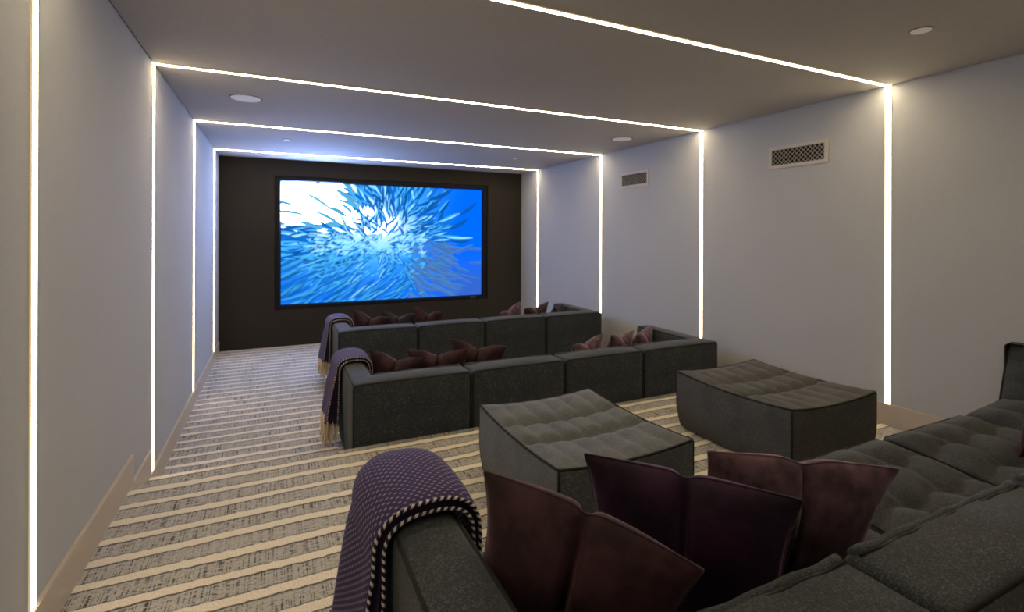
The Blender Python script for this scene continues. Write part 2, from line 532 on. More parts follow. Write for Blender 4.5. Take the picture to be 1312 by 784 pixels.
# ------------------------------------------------------------------ screen
def screen_picture(nx, ny):
    """a shoal of slim fish in sunlit blue water, as linear colour"""
    asp = 1.75
    X, Y = np.meshgrid((np.arange(nx) + 0.5) / nx * asp, (np.arange(ny) + 0.5) / ny)   # Y down
    def sm(a, b, x):
        t = np.clip((x - a) / (b - a), 0, 1)
        return t * t * (3 - 2 * t)
    deep = np.array([0.0, 0.135, 0.92]); mid = np.array([0.006, 0.19, 0.93])
    cyan = np.array([0.07, 0.48, 0.97]); white = np.array([1.0, 1.0, 1.0])
    violet = np.array([0.035, 0.12, 0.55])
    img = np.ones((ny, nx, 3)) * mid
    d = np.hypot((X - 0.50) * 0.75, (Y - 0.28))
    c = (1 - sm(0.25, 0.78, d))[..., None]
    img = img * (1 - c) + cyan * c
    ang = -0.10
    d2 = np.hypot((X - 0.22) * 0.62, (Y - 0.16) * 1.0)
    pale = np.array([0.34, 0.80, 1.0])
    pv = np.clip((1 - sm(0.22, 0.50, d2)) + 0.9 * (1 - sm(0.06, 0.34, np.hypot((X - 0.80) * 0.75, (Y - 0.36)))), 0, 1)[..., None]
    img = img * (1 - pv) + pale * pv
    d3 = np.hypot((X - 0.75) * 0.7, (Y - 0.33) * 1.25)
    wv = np.clip((1 - sm(0.14, 0.36, d2)) + 0.75 * (1 - sm(0.04, 0.30, d3)), 0, 1)[..., None]
    img = img * (1 - wv) + white * wv
    r = sm(1.05, 1.55, X + 0.35 * (Y - 0.4))[..., None]
    img = img * (1 - r) + deep * r
    vq = (sm(1.05, 1.7, X) * sm(0.55, 1.0, Y))[..., None]
    img = img * (1 - vq) + violet * vq
    bq = (sm(0.55, 1.0, Y) * (1 - sm(0.9, 1.4, X)))[..., None] * 0.7
    img = img * (1 - bq) + np.array([0.008, 0.16, 0.75]) * bq
    cx, cy = 0.83, 0.52
    def stroke(px, py, th, L, wd, col, alpha, lit=None):
        R = L * 0.55 + 0.02
        i0, i1 = max(0, int((px - R) / asp * nx)), min(nx, int((px + R) / asp * nx) + 2)
        j0, j1 = max(0, int((py - R) * ny)), min(ny, int((py + R) * ny) + 2)
        if i1 <= i0 or j1 <= j0:
            return
        x = X[j0:j1, i0:i1] - px; y = Y[j0:j1, i0:i1] - py
        s = (x * math.cos(th) + y * math.sin(th)) / (L / 2)
        bend = 0.06 * L * (s ** 2)
        t = -x * math.sin(th) + y * math.cos(th) + bend
        hw = wd * np.clip(1 - np.abs(s) ** 2.2, 0, 1) + 1e-6
        k = np.clip((hw - np.abs(t)) * ny * 0.9 + 0.5, 0, 1) * (np.abs(s) < 1) * alpha
        k = k[..., None]
        blk = img[j0:j1, i0:i1]
        blk[:] = blk * (1 - k) + np.array(col) * k
        if lit is not None:
            k2 = np.clip((hw * 0.45 - np.abs(t + hw * 0.75)) * ny * 0.9 + 0.5, 0, 1) * (np.abs(s) < 0.9) * alpha
            k2 = k2[..., None]
            blk[:] = blk * (1 - k2) + np.array(lit) * k2
    R_ = np.random.default_rng(5)
    fish = []
    for q in range(820):
        rr = 0.07 + 0.92 * R_.random() ** 0.75
        an = R_.random() * 2 * math.pi
        px, py = cx + rr * math.cos(an) * 1.05, cy + rr * math.sin(an) * 0.72
        if not (-0.05 < px < asp + 0.05 and -0.05 < py < 1.05):
            continue
        if px > 1.62 and R_.random() < 0.9:
            continue
        if px > 1.35 and py < 0.25 and R_.random() < 0.75:
            continue
        if px > 1.45 and R_.random() < 0.7:
            continue
        if px < 0.5 and py < 0.33 and R_.random() < 0.82:
            continue
        fish.append((rr, px, py))
    fish.sort(key=lambda f: f[0])
    for rr, px, py in fish:
        th = math.atan2(py - cy + R_.normal(0, 0.09), (px - cx) + R_.normal(0, 0.13))
        if py > cy:                                       # below the centre the shoal sweeps up to the right
            wgt = min(1, (py - cy) * 2.2) * (1 if px < 1.05 else 0.4)
            th_b = -0.50 if px < 1.05 else 0.08
            v = np.array([math.cos(2 * th), math.sin(2 * th)]) * (1 - wgt) + np.array([math.cos(2 * th_b), math.sin(2 * th_b)]) * wgt
            th = math.atan2(v[1], v[0]) / 2
        th += R_.normal(0, 0.16) + (0.0 if py > cy else -0.12)
        L = (0.045 + 0.19 * min(1, rr / 0.6)) * (0.7 + 0.6 * R_.random())
        wd = (0.006 + 0.010 * min(1, rr / 0.55)) * (0.7 + 0.6 * R_.random())
        j = min(ny - 1, max(0, int(py * ny))); i = min(nx - 1, max(0, int(px / asp * nx)))
        b = img[j, i]
        brown = px > 1.08 and py > 0.50
        top = py < 0.5
        if brown:
            col = np.array([0.075, 0.13, 0.33]) * (0.8 + 0.5 * R_.random()); al = 0.55; lit = (0.03, 0.27, 0.62)
        else:
            col = np.array([0.004, 0.115, 0.47]) * (0.65 + 0.8 * R_.random())
            if px < 0.55 and py < 0.35:
                col = np.array([0.10, 0.36, 0.55]); al0 = 0.97
            al = 0.985
            if py > 0.66:
                al = 0.6
            lit = None
            q = R_.random()
            near = math.hypot((px - 0.85) * 0.7, py - 0.40)
            if q < 0.5 - 0.8 * near:
                lit = (0.30, 0.80, 0.97)
            elif q < 0.75:
                lit = (0.06, 0.44, 0.85)
        stroke(px, py, th, L, wd, col, al, lit)
    # small glints near the middle and lower left
    for q in range(330):
        px, py = 0.2 + R_.random() * 1.0, 0.42 + abs(R_.normal(0, 0.2))
        stroke(px, py, -0.4 + R_.normal(0, 0.4), 0.025 + 0.05 * R_.random(), 0.004 + 0.006 * R_.random(),
               (0.09, 0.55, 0.86) if py > 0.6 else (0.35, 0.85, 1.0), 0.55)
    # brightest parts and blue boosted past clipping to cast blue on ceiling and walls
    k = np.clip((img.min(axis=2) - 0.55) / 0.45, 0, 1)[..., None] ** 2
    img = img * (1 + k * np.array([14.0, 22.0, 27.0]))
    img[..., 2] *= 1 + 0.9 * np.clip((img[..., 2] - 0.80) / 0.15, 0, 1)
    return img

def make_screen():
    r = thing('projection_screen', 'wide black framed projection screen showing a shoal of fish, set in dark wall', 'screen',
              ((SX0 + SX1) / 2, YF + 0.06, SZ0))
    ox, oy, oz = r.location
    px0, px1, pz0, pz1 = 0.857, 4.303, 0.650, 2.622
    nx, ny = 336, 192
    pic = screen_picture(nx, ny)
    yy = 0.034
    xs = np.linspace(px0 - ox, px1 - ox, nx + 1); zs = np.linspace(pz1 - oz, pz0 - oz, ny + 1)
    V = [(x, yy, z) for z in zs for x in xs]
    F = [(j * (nx + 1) + i, (j + 1) * (nx + 1) + i, (j + 1) * (nx + 1) + i + 1, j * (nx + 1) + i + 1) for j in range(ny) for i in range(nx)]
    o = mesh_obj('picture', V, F, MAT['screen'], r, None, False)
    at = o.data.color_attributes.new('picture', 'FLOAT_COLOR', 'CORNER')
    col = np.ones((ny * nx, 4, 4), dtype=np.float32)
    col[:, :, :3] = pic.reshape(-1, 1, 3)
    at.data.foreach_set('color', col.ravel())
    fr = MB()
    a0, a1, c0, c1 = SX0 + 0.004 - ox, SX1 - 0.004 - ox, 0.004, SZ1 - SZ0 - 0.004
    b0, b1, d0, d1 = px0 - ox, px1 - ox, pz0 - oz, pz1 - oz
    yo, yi = -0.035, 0.030                                # bevelled frame, deeper at the picture
    def ring(p, q):
        n = 4
        vs = p + q
        fr.add(vs, [(i, (i + 1) % n, n + (i + 1) % n, n + i) for i in range(n)])
    O = lambda y: [(a0, y, c0), (a1, y, c0), (a1, y, c1), (a0, y, c1)]
    I = lambda y, e=0.0: [(b0 - e, y, d0 - e), (b1 + e, y, d0 - e), (b1 + e, y, d1 + e), (b0 - e, y, d1 + e)]
    ring(O(0.045), O(yo)); ring(O(yo), I(yo, 0.018)); ring(I(yo, 0.018), I(yi)); ring(I(yi), I(0.045)); ring(I(0.045), O(0.045))
    fr.build('frame', MAT['black'], r, False)
    bd = MB()
    x0 = 4.06 - ox
    for k, wd in enumerate((0.016, 0.016, 0.018, 0.014, 0.016, 0.016)):      # tiny raised maker's letters, unreadable in the photograph
        bd.box((x0 + k * 0.020, yo - 0.003, 0.034), (x0 + k * 0.020 + wd, yo + 0.0, 0.046))
    bd.build('badge', MAT['badge'], r, False)
make_screen()

# ------------------------------------------------------------------ seating
H = 0.735       # height of backs and arms
D = 1.03        # depth of a unit
ZS = 0.42       # seat height at the front

def tuft(u, v, nu, nv, amp, wander=0.0):
    """cushion relief for u, v in 0..1"""
    vv = v * nv + wander * math.sin(u * nu * math.pi * 2 + 0.7)
    row = math.floor(min(max(vv, 0), nv - 1e-6))
    uu = u * nu + wander * math.sin(v * nv * 3.1 + row)
    a = abs(math.sin(math.pi * uu)) ** 0.36
    b = abs(math.sin(math.pi * vv)) ** 0.36
    return amp * (a * b) ** 0.9 - amp * 0.35

def sofa_unit(loc, wd, label, group, kind='middle', back=True, nu=3, nv=4, rz=0.0):
    """kind: 'left' has an arm on its left end, 'right' on its right end"""
    r = thing('sofa_module', label, 'sofa', loc, rz, group)
    g = 0.007
    BT, AT = 0.225, 0.17
    xl, xr = g, wd - g
    sxl = xl + (AT - 0.02 if kind == 'left' else 0)
    sxr = xr - (AT - 0.02 if kind == 'right' else 0)
    def seat_fn(p, n, uvw):
        if uvw[2] > 0.2:
            k = (uvw[2] - 0.2) / 0.8
            u, v = (uvw[0] + 1) / 2, (uvw[1] + 1) / 2
            drop = -0.085 * (1 - v) ** 1.2
            edge = min(1, 7 * min(u, 1 - u, v + 0.15, 1 - v)) ** 0.8 if min(u, 1 - u, v + 0.15, 1 - v) > 0 else 0
            p = p + Vector((0, 0, (drop + tuft(u, v, nu, nv, 0.068, 0.10) * max(0, edge) + 0.012) * (k if n.z < 0.99 else 1)))
        return p
    vs, fs = soft_box((sxl, BT - 0.03, 0.02), (sxr, D, ZS), 0.028, (0.004, 0.008, 0.006), (0.016, 0.016, 0.09), seat_fn)
    st = mesh_obj('seat', vs, fs, MAT['seat'], r)
    pp = MB()
    q = 0.008
    pts = [Vector((a, D + 0.001 - q, b)) for a, b in loop_rect(sxl + q, sxr - q, 0.03, ZS - q + 0.012, 0.03)]
    pp.tube(dense(pts), 0.0055, 6, True)
    for xx in (sxl + q, sxr - q):
        ln = []
        for i in range(13):
            v = i / 12
            ln.append((xx, BT + (D - 0.04 - BT) * v, ZS - q + 0.012 - 0.085 * (1 - v) ** 1.2))
        pp.tube(ln, 0.0055, 6)
    pp.build('piping', MAT['piping'], st)
    # back
    def back_fn(p, n, uvw):
        if n.y > 0.5 and uvw[1] > 0.5:                 # inner face: three padded bands, leaning
            z = uvw[2]
            p = p + Vector((0, 0.018 * abs(math.sin(math.pi * (z + 1) * 2.2)) ** 0.6 * (1 - abs(z) ** 8) * (1 - abs(uvw[0]) ** 10), 0))
        return p
    vs, fs = soft_box((xl, 0.0, 0.02), (xr, BT, H), 0.026, (0.004, 0.012, 0.016), 0.035, back_fn)
    bk = mesh_obj('backrest', vs, fs, MAT['fabric'], r)
    pp = MB()
    q = 0.007
    pts = [Vector((a, q, b)) for a, b in loop_rect(xl + q, xr - q, 0.03, H - q, 0.025)]
    pp.tube(dense(pts), 0.0055, 6, True)
    pp.build('piping', MAT['piping'], bk)
    rim = MB()                                          # soft rolled welt along the seat side of the top
    n = 36
    ln = [(xl + 0.02 + (xr - xl - 0.04) * i / n, BT - 0.016 + 0.002 * math.sin(i * 1.1), H - 0.004 + 0.002 * math.sin(i * 0.7 + 1)) for i in range(n + 1)]
    x_in0 = AT if kind == 'left' else 0
    ln = [p for p in ln if p[0] >= x_in0 and (kind != 'right' or p[0] <= wd - AT)]
    rim.tube(ln, 0.0135, 10)
    rim.build('welt', MAT['fabric'], bk)
    cord = MB()
    cord.tube([(x, y - 0.0165, z + 0.007) for x, y, z in ln], 0.004, 6)
    cord.build('seam', MAT['piping'], bk)
    # arm
    if kind in ('left', 'right'):
        left = kind == 'left'
        a0, a1 = (xl, xl + AT) if left else (xr - AT, xr)
        def arm_fn(p, n, uvw):
            out = -1 if left else 1
            if uvw[0] * out > 0:
                p = p + Vector((-out * 0.022 * max(0, (1 - uvw[2]) / 2) ** 1.4, 0, 0))
            inner = uvw[0] * out < -0.5 and abs(n.x) > 0.5
            if inner:
                z = uvw[2]
                p = p + Vector((-out * 0.014 * abs(math.sin(math.pi * (z + 1) * 2.2)) ** 0.6 * (1 - abs(z) ** 8), 0, 0))
            return p
        vs, fs = soft_box((a0, 0.09, 0.02), (a1, D, H + 0.001), 0.026, (0.008, 0.006, 0.012), 0.035, arm_fn)
        am = mesh_obj('armrest', vs, fs, MAT['fabric'], r)
        pp = MB()
        xo = a0 + q if left else a1 - q
        si = 1 if left else -1
        ln = [(xo, 0.02, H - q)] + [(xo, D * t / 20, H - q) for t in range(1, 20)] + [(xo, D - 0.012, H - q)]
        for t in range(1, 9):
            z = H - q - (H - 0.06) * t / 8
            ln.append((xo + si * 0.022 * (1 - (z + 0.01) / H) ** 1.4, D - 0.007, z))
        pp.tube(ln, 0.0055, 6)
        xi = a1 - q if left else a0 + q
        ln = [(xi, BT + 0.005 + (D - BT - 0.02) * t / 20, H - q) for t in range(21)] + [(xi, D - 0.007, H - q - 0.04), (xi, D - 0.007, ZS)]
        pp.tube(ln, 0.0055, 6)
        pp.tube([(xi, BT + (D - BT - 0.03) * t / 20, H - 0.008 + 0.002 * math.sin(t * 1.3)) for t in range(21)], 0.0085, 8)
        pp.build('piping', MAT['piping'], am)
    return r

def row(prefix, y, z, edges, labels, group, kinds):
    for i in range(len(edges) - 1):
        sofa_unit((edges[i], y, z), edges[i + 1] - edges[i], labels[i], group, kinds[i])

row('front', 5.66, 0.0, [1.375, 2.255, 3.085, 3.93, 4.80],
    ['charcoal corner sofa unit with throw draped arm, row nearest the screen',
     'charcoal sofa unit beside the throw draped corner, row nearest the screen',
     'charcoal sofa unit beside the right hand corner, row nearest the screen',
     'charcoal right corner sofa unit, row nearest the screen, by a light strip'],
    'sofa row nearest the screen', ['left', 'middle', 'middle', 'right'])
row('middle', 3.628, 0.0, [1.25, 2.141, 2.978, 3.815, 4.745],
    ['charcoal corner sofa unit with throw draped arm, middle row by carpet steps',
     'charcoal sofa unit beside the throw draped corner, middle row behind square ottoman',
     'charcoal sofa unit of the middle row, seen between the two ottomans',
     'charcoal right corner sofa unit of the middle row near the right wall'],
    'middle sofa row', ['left', 'middle', 'middle', 'right'])
row('rear', 0.510, ZU, [1.022, 1.957, 2.782, 3.607, 4.432],
    ['charcoal corner sofa unit in the foreground with throw over its arm',
     'charcoal sofa unit in foreground behind the mauve cushion',
     'charcoal tufted sofa unit in foreground right of the mauve cushion',
     'charcoal tufted seat unit next to the high backed end seat'],
    'foreground sofa row', ['left', 'middle', 'middle', 'middle'])

def end_unit():
    """last unit of the foreground row: seat with a tufted back standing along the right wall"""
    r = thing('sofa_module', 'charcoal end sofa unit with channelled high back against the right wall', 'sofa', (4.432, 0.510, ZU), 0, 'foreground sofa row')
    wd = 0.645
    def seat_fn(p, n, uvw):
        if uvw[2] > 0.2:
            k = (uvw[2] - 0.2) / 0.8
            u, v = (uvw[0] + 1) / 2, (uvw[1] + 1) / 2
            edge = min(1, 7 * min(u, 1 - u, v + 0.15, 1 - v)) ** 0.8 if min(u, 1 - u, v + 0.15, 1 - v) > 0 else 0
            p = p + Vector((0, 0, (-0.05 * (1 - v) + 0.035 * u + tuft(u, v, 2, 4, 0.068, 0.10) * max(0, edge) + 0.012) * k))
        return p
    vs, fs = soft_box((0.007, 0.0, 0.02), (0.47, D, ZS), 0.028, (0.004, 0.008, 0.006), (0.016, 0.016, 0.09), seat_fn)
    mesh_obj('seat', vs, fs, MAT['seat'], r)
    def back_fn(p, n, uvw):
        lean = 0.17 * ((p.z - 0.30) / 0.5)
        if uvw[0] < 0:
            p = p + Vector((max(-0.02, lean) * (-uvw[0]) ** 0.5, 0, 0))
            if n.x < -0.5:
                z = (p.z - 0.33) / 0.122
                p = p + Vector((-0.026 * abs(math.sin(math.pi * z)) ** 0.45 * (1 - abs(uvw[1]) ** 12), 0, 0))
        return p
    vs, fs = soft_box((0.395, 0.0, 0.02), (0.635, D + 0.005, 0.80), 0.024, (0.0, 0.004, 0.008), (0.05, 0.05, 0.014), back_fn)
    bk = mesh_obj('backrest', vs, fs, MAT['seat'], r)
    pp = MB()
    ln = []
    for i in range(16):
        z = 0.30 + (0.79 - 0.30) * i / 15
        ln.append((0.395 + 0.006 + 0.17 * ((z - 0.30) / 0.5), D + 0.0, z))
    ln += [(0.395 + 0.17 + 0.008, D - 0.01 - 0.98 * i / 10, 0.797) for i in range(11)]
    pp.tube(ln, 0.008, 7)
    pp.build('piping', MAT['piping'], bk)
end_unit()

def ottoman(loc, wx, wy, label, m):
    r = thing('ottoman', label, 'ottoman', loc, 0, 'tufted ottomans')
    h = 0.44
    nb = [0.0, 0.40, 0.66, 1.0]                        # three bands from near edge to far edge
    def shape(u, v):
        """height offset of the top at u across, v from near to far"""
        z = -0.026 * (1 - (2 * v - 1) ** 2) - 0.026 * (1 - (2 * u - 1) ** 2)
        return z
    def fn(p, n, uvw):
        u, v = (uvw[0] + 1) / 2, (uvw[1] + 1) / 2
        if uvw[2] > -0.2:
            k = (uvw[2] + 0.2) / 1.2
            z = shape(u, v) * k
            if n.z > 0.5:
                b = 0 if v < nb[1] else 1 if v < nb[2] else 2
                t = (v - nb[b]) / (nb[b + 1] - nb[b])
                seam = 1.0
                if b > 0:
                    seam = min(seam, (t / 0.28) if t < 0.28 else 1)
                if b < 2:
                    seam = min(seam, ((1 - t) / 0.28) if t > 0.72 else 1)
                seam = math.sin(seam * math.pi / 2) ** 0.8
                ch = abs(math.sin(math.pi * u * 6)) ** 0.42
                edge = min(1, 14 * min(u, 1 - u), 10 * min(v, 1 - v))
                z += (0.052 * seam * (0.48 + 0.52 * ch) - 0.026) * max(0, edge)
            p = p + Vector((0, 0, z))
        t = max(0, (-uvw[2] - 0.1) / 1.1)
        s = 1 - 0.085 * t ** 1.6
        c = Vector((0, 0, 0))
        return Vector((p.x * s, p.y * s, p.z))
    vs, fs = soft_box((-wx / 2, -wy / 2, 0.012), (wx / 2, wy / 2, h), 0.018, (0.010, 0.010, 0.0), (0.0111, 0.0111, 0.04), fn)
    bd = mesh_obj('body', vs, fs, m, r)
    pp = MB()
    pts = dense([Vector((a, b, 0)) for a, b in loop_rect(-wx / 2 + 0.004, wx / 2 - 0.004, -wy / 2 + 0.004, wy / 2 - 0.004, 0.016)], 0.03)
    loop = [Vector((p.x, p.y, h - 0.003 + shape((p.x + wx / 2) / wx, (p.y + wy / 2) / wy))) for p in pts]
    pp.tube(loop, 0.0065, 7, True)
    for sx in (-1, 1):
        for sy in (-1, 1):
            ln = []
            for i in range(12):
                z = h - 0.01 - (h - 0.04) * i / 11
                uz = 2 * (z - 0.012) / (h - 0.012) - 1
                s = 1 - 0.085 * max(0, (-uz - 0.1) / 1.1) ** 1.6
                ln.append((sx * (wx / 2 - 0.0045) * s, sy * (wy / 2 - 0.0045) * s, z))
            pp.tube(ln, 0.005, 6)
    pp.build('piping', MAT['piping'], bd)
ottoman((2.292, 2.380, ZU), 0.80, 0.945, 'grey tufted ottoman in the middle of the room, behind the foreground cushions', MAT['otto'])
ottoman((3.967, 2.460, ZU), 0.85, 0.955, 'dark grey tufted ottoman standing by the right wall', MAT['otto_dark'])

# ------------------------------------------------------------------ throws
def throw(loc, label, y0, y1, z_out, z_in, t_top, t_hem, fr_len, seed):
    """blanket folded over an arm; local x = 0 at the arm's outer side, arm 0.17 wide and H high, y along the arm"""
    rr = random.Random(seed)
    r = thing('throw_blanket', label, 'blanket', loc, 0, 'purple throws over sofa arms')
    AT = 0.17
    path = []                                           # (x, z, normal, thickness)
    n = 22
    for i in range(n):
        t = i / n
        z = z_out + (H - 0.06 - z_out) * t
        e = (1 - t)
        path.append((-0.016 - 0.014 * e, z, (-1, 0.0), t_top + (t_hem - t_top) * e ** 0.8))
    for i in range(19):
        a = math.pi * (1 - i / 18)
        cx = AT / 2
        path.append((cx + 0.005 + (AT / 2 + 0.021) * (abs(math.cos(a)) ** 0.75) * (1 if math.cos(a) > 0 else -1), H - 0.06 + 0.088 * math.sin(a) ** 0.6,
                     (math.cos(a), math.sin(a)), t_top))
    for i in range(1, 9):
        t = i / 8
        path.append((AT + 0.026, H - 0.06 + (z_in - H + 0.06) * t, (1, 0.0), t_top * (1 - 0.4 * t)))
    m = 26
    S = [0.0]
    for i in range(1, len(path)):
        S.append(S[-1] + math.hypot(path[i][0] - path[i - 1][0], path[i][1] - path[i - 1][1]))
    vs = []; uv = []
    N = len(path)
    ph = rr.random() * 6
    def ypos(i, v):
        hang = max(0, (H - 0.05 - path[i][1]) / H) if i < n else 0
        return y0 + (y1 - y0) * v + (0.05 * (v - 0.3) - 0.015) * hang * 2 + 0.008 * math.sin(S[i] * 9 + ph)
    for i, (x, z, nm, th) in enumerate(path):
        L = math.hypot(*nm)
        for j in range(m + 1):
            v = j / m
            shp = (1 - max(0, (v - 0.55) / 0.45) ** 3.0 * 0.85) * (1 - max(0, (0.10 - v) / 0.10) ** 2 * 0.18)
            wob = 0.006 * math.sin(v * 7 + S[i] * 5 + ph) * (1.6 if i < n else 0.5)
            d = th * shp + wob
            sag = -0.015 * max(0, (v - 0.6) / 0.4) ** 2 * (1 if n - 2 < i < n + 20 else 0.0)
            vs.append((x + nm[0] / L * d, ypos(i, v), z + nm[1] / L * d + sag + (0.03 * (1 - v) if i == 0 else 0)))
            uv.append((S[i], (y1 - y0) * v))
    fs = []
    w_ = m + 1
    for i in range(N - 1):
        for j in range(m):
            fs.append((i * w_ + j, i * w_ + j + 1, (i + 1) * w_ + j + 1, (i + 1) * w_ + j))
    # far side closes down to the arm, carrying on the weave
    b0 = len(vs)
    for i, (x, z, nm, th) in enumerate(path):
        vs.append((x, ypos(i, 1.0) - 0.004, z)); uv.append((S[i], (y1 - y0) + th))
    for i in range(N - 1):
        fs.append((i * w_ + m, b0 + i, b0 + i + 1, (i + 1) * w_ + m))
    bl = mesh_obj('blanket', vs, fs, MAT['throw'], r, uv)
    # folded layers seen at the near side, and the bottom hem
    fd = MB()
    K = 9
    fv = []
    for i, (x, z, nm, th) in enumerate(path):
        a = Vector((x, ypos(i, 0), z)); b = Vector(vs[i * w_])
        for k in range(K + 1):
            t = k / K
            p = a.lerp(b, t)
            p.y += (0.0 if k in (0, K) else (0.016 if k % 2 else 0.002) + 0.004 * math.sin(i * 0.4 + k))
            fv.append(tuple(p))
    fd.add(fv, [(i * (K + 1) + k, i * (K + 1) + k + 1, (i + 1) * (K + 1) + k + 1, (i + 1) * (K + 1) + k) for i in range(N - 1) for k in range(K)])
    hv = [vs[j] for j in range(w_)] + [(path[0][0], ypos(0, j / m), path[0][1]) for j in range(w_)]
    fd.add(hv, [(j, w_ + j, w_ + j + 1, j + 1) for j in range(m)])
    e = (N - 1)
    hv = [vs[e * w_ + j] for j in range(w_)] + [(path[e][0], ypos(e, j / m), path[e][1]) for j in range(w_)]
    fd.add(hv, [(j, j + 1, w_ + j + 1, w_ + j) for j in range(m)])
    fd.build('folded_layers', MAT['fold'], r)
    for nm_, off in (('edge_binding', 0), ('edge_binding', 1)):
        eb = MB()
        if off == 0:
            ln = [Vector(vs[i * w_]) + Vector((0, -0.003, 0)) for i in range(N)]
        else:
            ln = [Vector((p[0] + p[2][0] * 0.012, ypos(i, 0) - 0.012, p[1] + p[2][1] * 0.012)) for i, p in enumerate(path)]
        eb.tube(dense(ln, 0.012, False), 0.0046, 8)
        eb.build(nm_, MAT['binding'], r)
    if fr_len > 0:
        fg = MB()
        cnt = 64
        for k in range(cnt):
            v = (k + rr.random() * 0.6) / cnt
            lay = k % 4
            fj = min(m, int(v * m))
            a = Vector((path[0][0], ypos(0, v), path[0][1])); b = Vector(vs[fj])
            p = a.lerp(b, (0.12, 0.95, 0.5, 0.75)[lay])
            p.z += 0.012
            L = fr_len * (0.8 + 0.3 * rr.random())
            dx, dy = rr.uniform(-0.022, 0.016), rr.uniform(-0.03, 0.03)
            pts = []
            for q in range(6):
                t = q / 5
                pts.append((p.x + dx * t + 0.004 * math.sin(t * 6 + k), p.y + dy * t * t, max(0.006 - loc[2] * 0, p.z - L * t)))
            fg.tube(pts, 0.0062, 5, False, [1, 1.05, 1, 0.95, 0.8, 0.55])
        f = fg.build('fringe', MAT['fringe'], r)
        f['kind'] = 'stuff'
    return r
throw((1.029, 0.510, ZU), 'purple flecked throw folded over the foreground sofa arm', 0.73, 1.15, 0.20, 0.50, 0.045, 0.10, 0.14, 3)
throw((1.257, 3.628, 0.0), 'purple throw with cream fringe over the middle row sofa arm', 0.56, 1.02, 0.28, 0.50, 0.045, 0.105, 0.20, 4)
throw((1.382, 5.66, 0.0), 'purple throw with cream fringe over the arm nearest the screen', 0.56, 1.02, 0.28, 0.50, 0.045, 0.105, 0.20, 5)

# ------------------------------------------------------------------ cushions
from mathutils.bvhtree import BVHTree
def solid_trees():
    bpy.context.view_layer.update()
    out = []
    for o in COL.objects:
        if o.type == 'MESH' and o.parent and o.name.split('.')[0] in ('seat', 'backrest', 'armrest', 'blanket', 'folded_layers', 'welt', 'edge_binding'):
            mw = o.matrix_world
            vs = [mw @ v.co for v in o.data.vertices]
            out.append((sum(vs, Vector()) / len(vs), BVHTree.FromPolygons(vs, [tuple(p.vertices) for p in o.data.polygons])))
    return out
SOLID = solid_trees()

def cushion_shape(n, a, b, ctr, ex, up, nrm, thick, chop, skew, crown, cw):
    vs = []
    def pt(u, v, sgn):
        cu = math.exp(-((u - skew) / 0.20) ** 2)
        top = max(0, (v + 0.5) / 1.5)
        x = u * a * (1 - 0.05 * (1 - v * v))
        y = v * b * (1 - 0.015 * (1 - u * u))
        x += a * 0.07 * u * max(0, v) ** 2
        y -= 2 * b * chop * math.exp(-((u - skew) / cw) ** 2) * top ** 2
        y += 2 * b * crown * (1 - u * u) * max(0, v) ** 2
        th = ((1 - u ** 2) * (1 - v ** 2)) ** 0.55 * 1.05
        th *= 1 - 0.80 * math.exp(-((u - skew) / 0.052) ** 2) * max(0, (v + 0.75) / 1.75) ** 0.8
        th *= 1 + 0.05 * math.exp(-((abs(u - skew) - 0.42) / 0.25) ** 2) * (v > -0.6)
        th += 0.020 * math.sin(u * 5 + v * 3) * (1 - u * u) * (1 - v * v)
        return ctr + ex * x + up * y + nrm * (sgn * th * thick / 2)
    idx = {}
    fs = []
    for sgn in (1, -1):
        for i in range(n + 1):
            for j in range(n + 1):
                if sgn < 0 and (i in (0, n) or j in (0, n)):
                    idx[(sgn, i, j)] = idx[(1, i, j)]
                    continue
                idx[(sgn, i, j)] = len(vs)
                cu_ = math.sin((2 * i / n - 1) * math.pi / 2)
                cv_ = math.sin((2 * j / n - 1) * math.pi / 2)
                vs.append(pt(cu_, cv_, sgn))
        for i in range(n):
            for j in range(n):
                q = (idx[(sgn, i, j)], idx[(sgn, i + 1, j)], idx[(sgn, i + 1, j + 1)], idx[(sgn, i, j + 1)])
                fs.append(q if sgn < 0 else tuple(reversed(q)))
    return vs, fs, idx

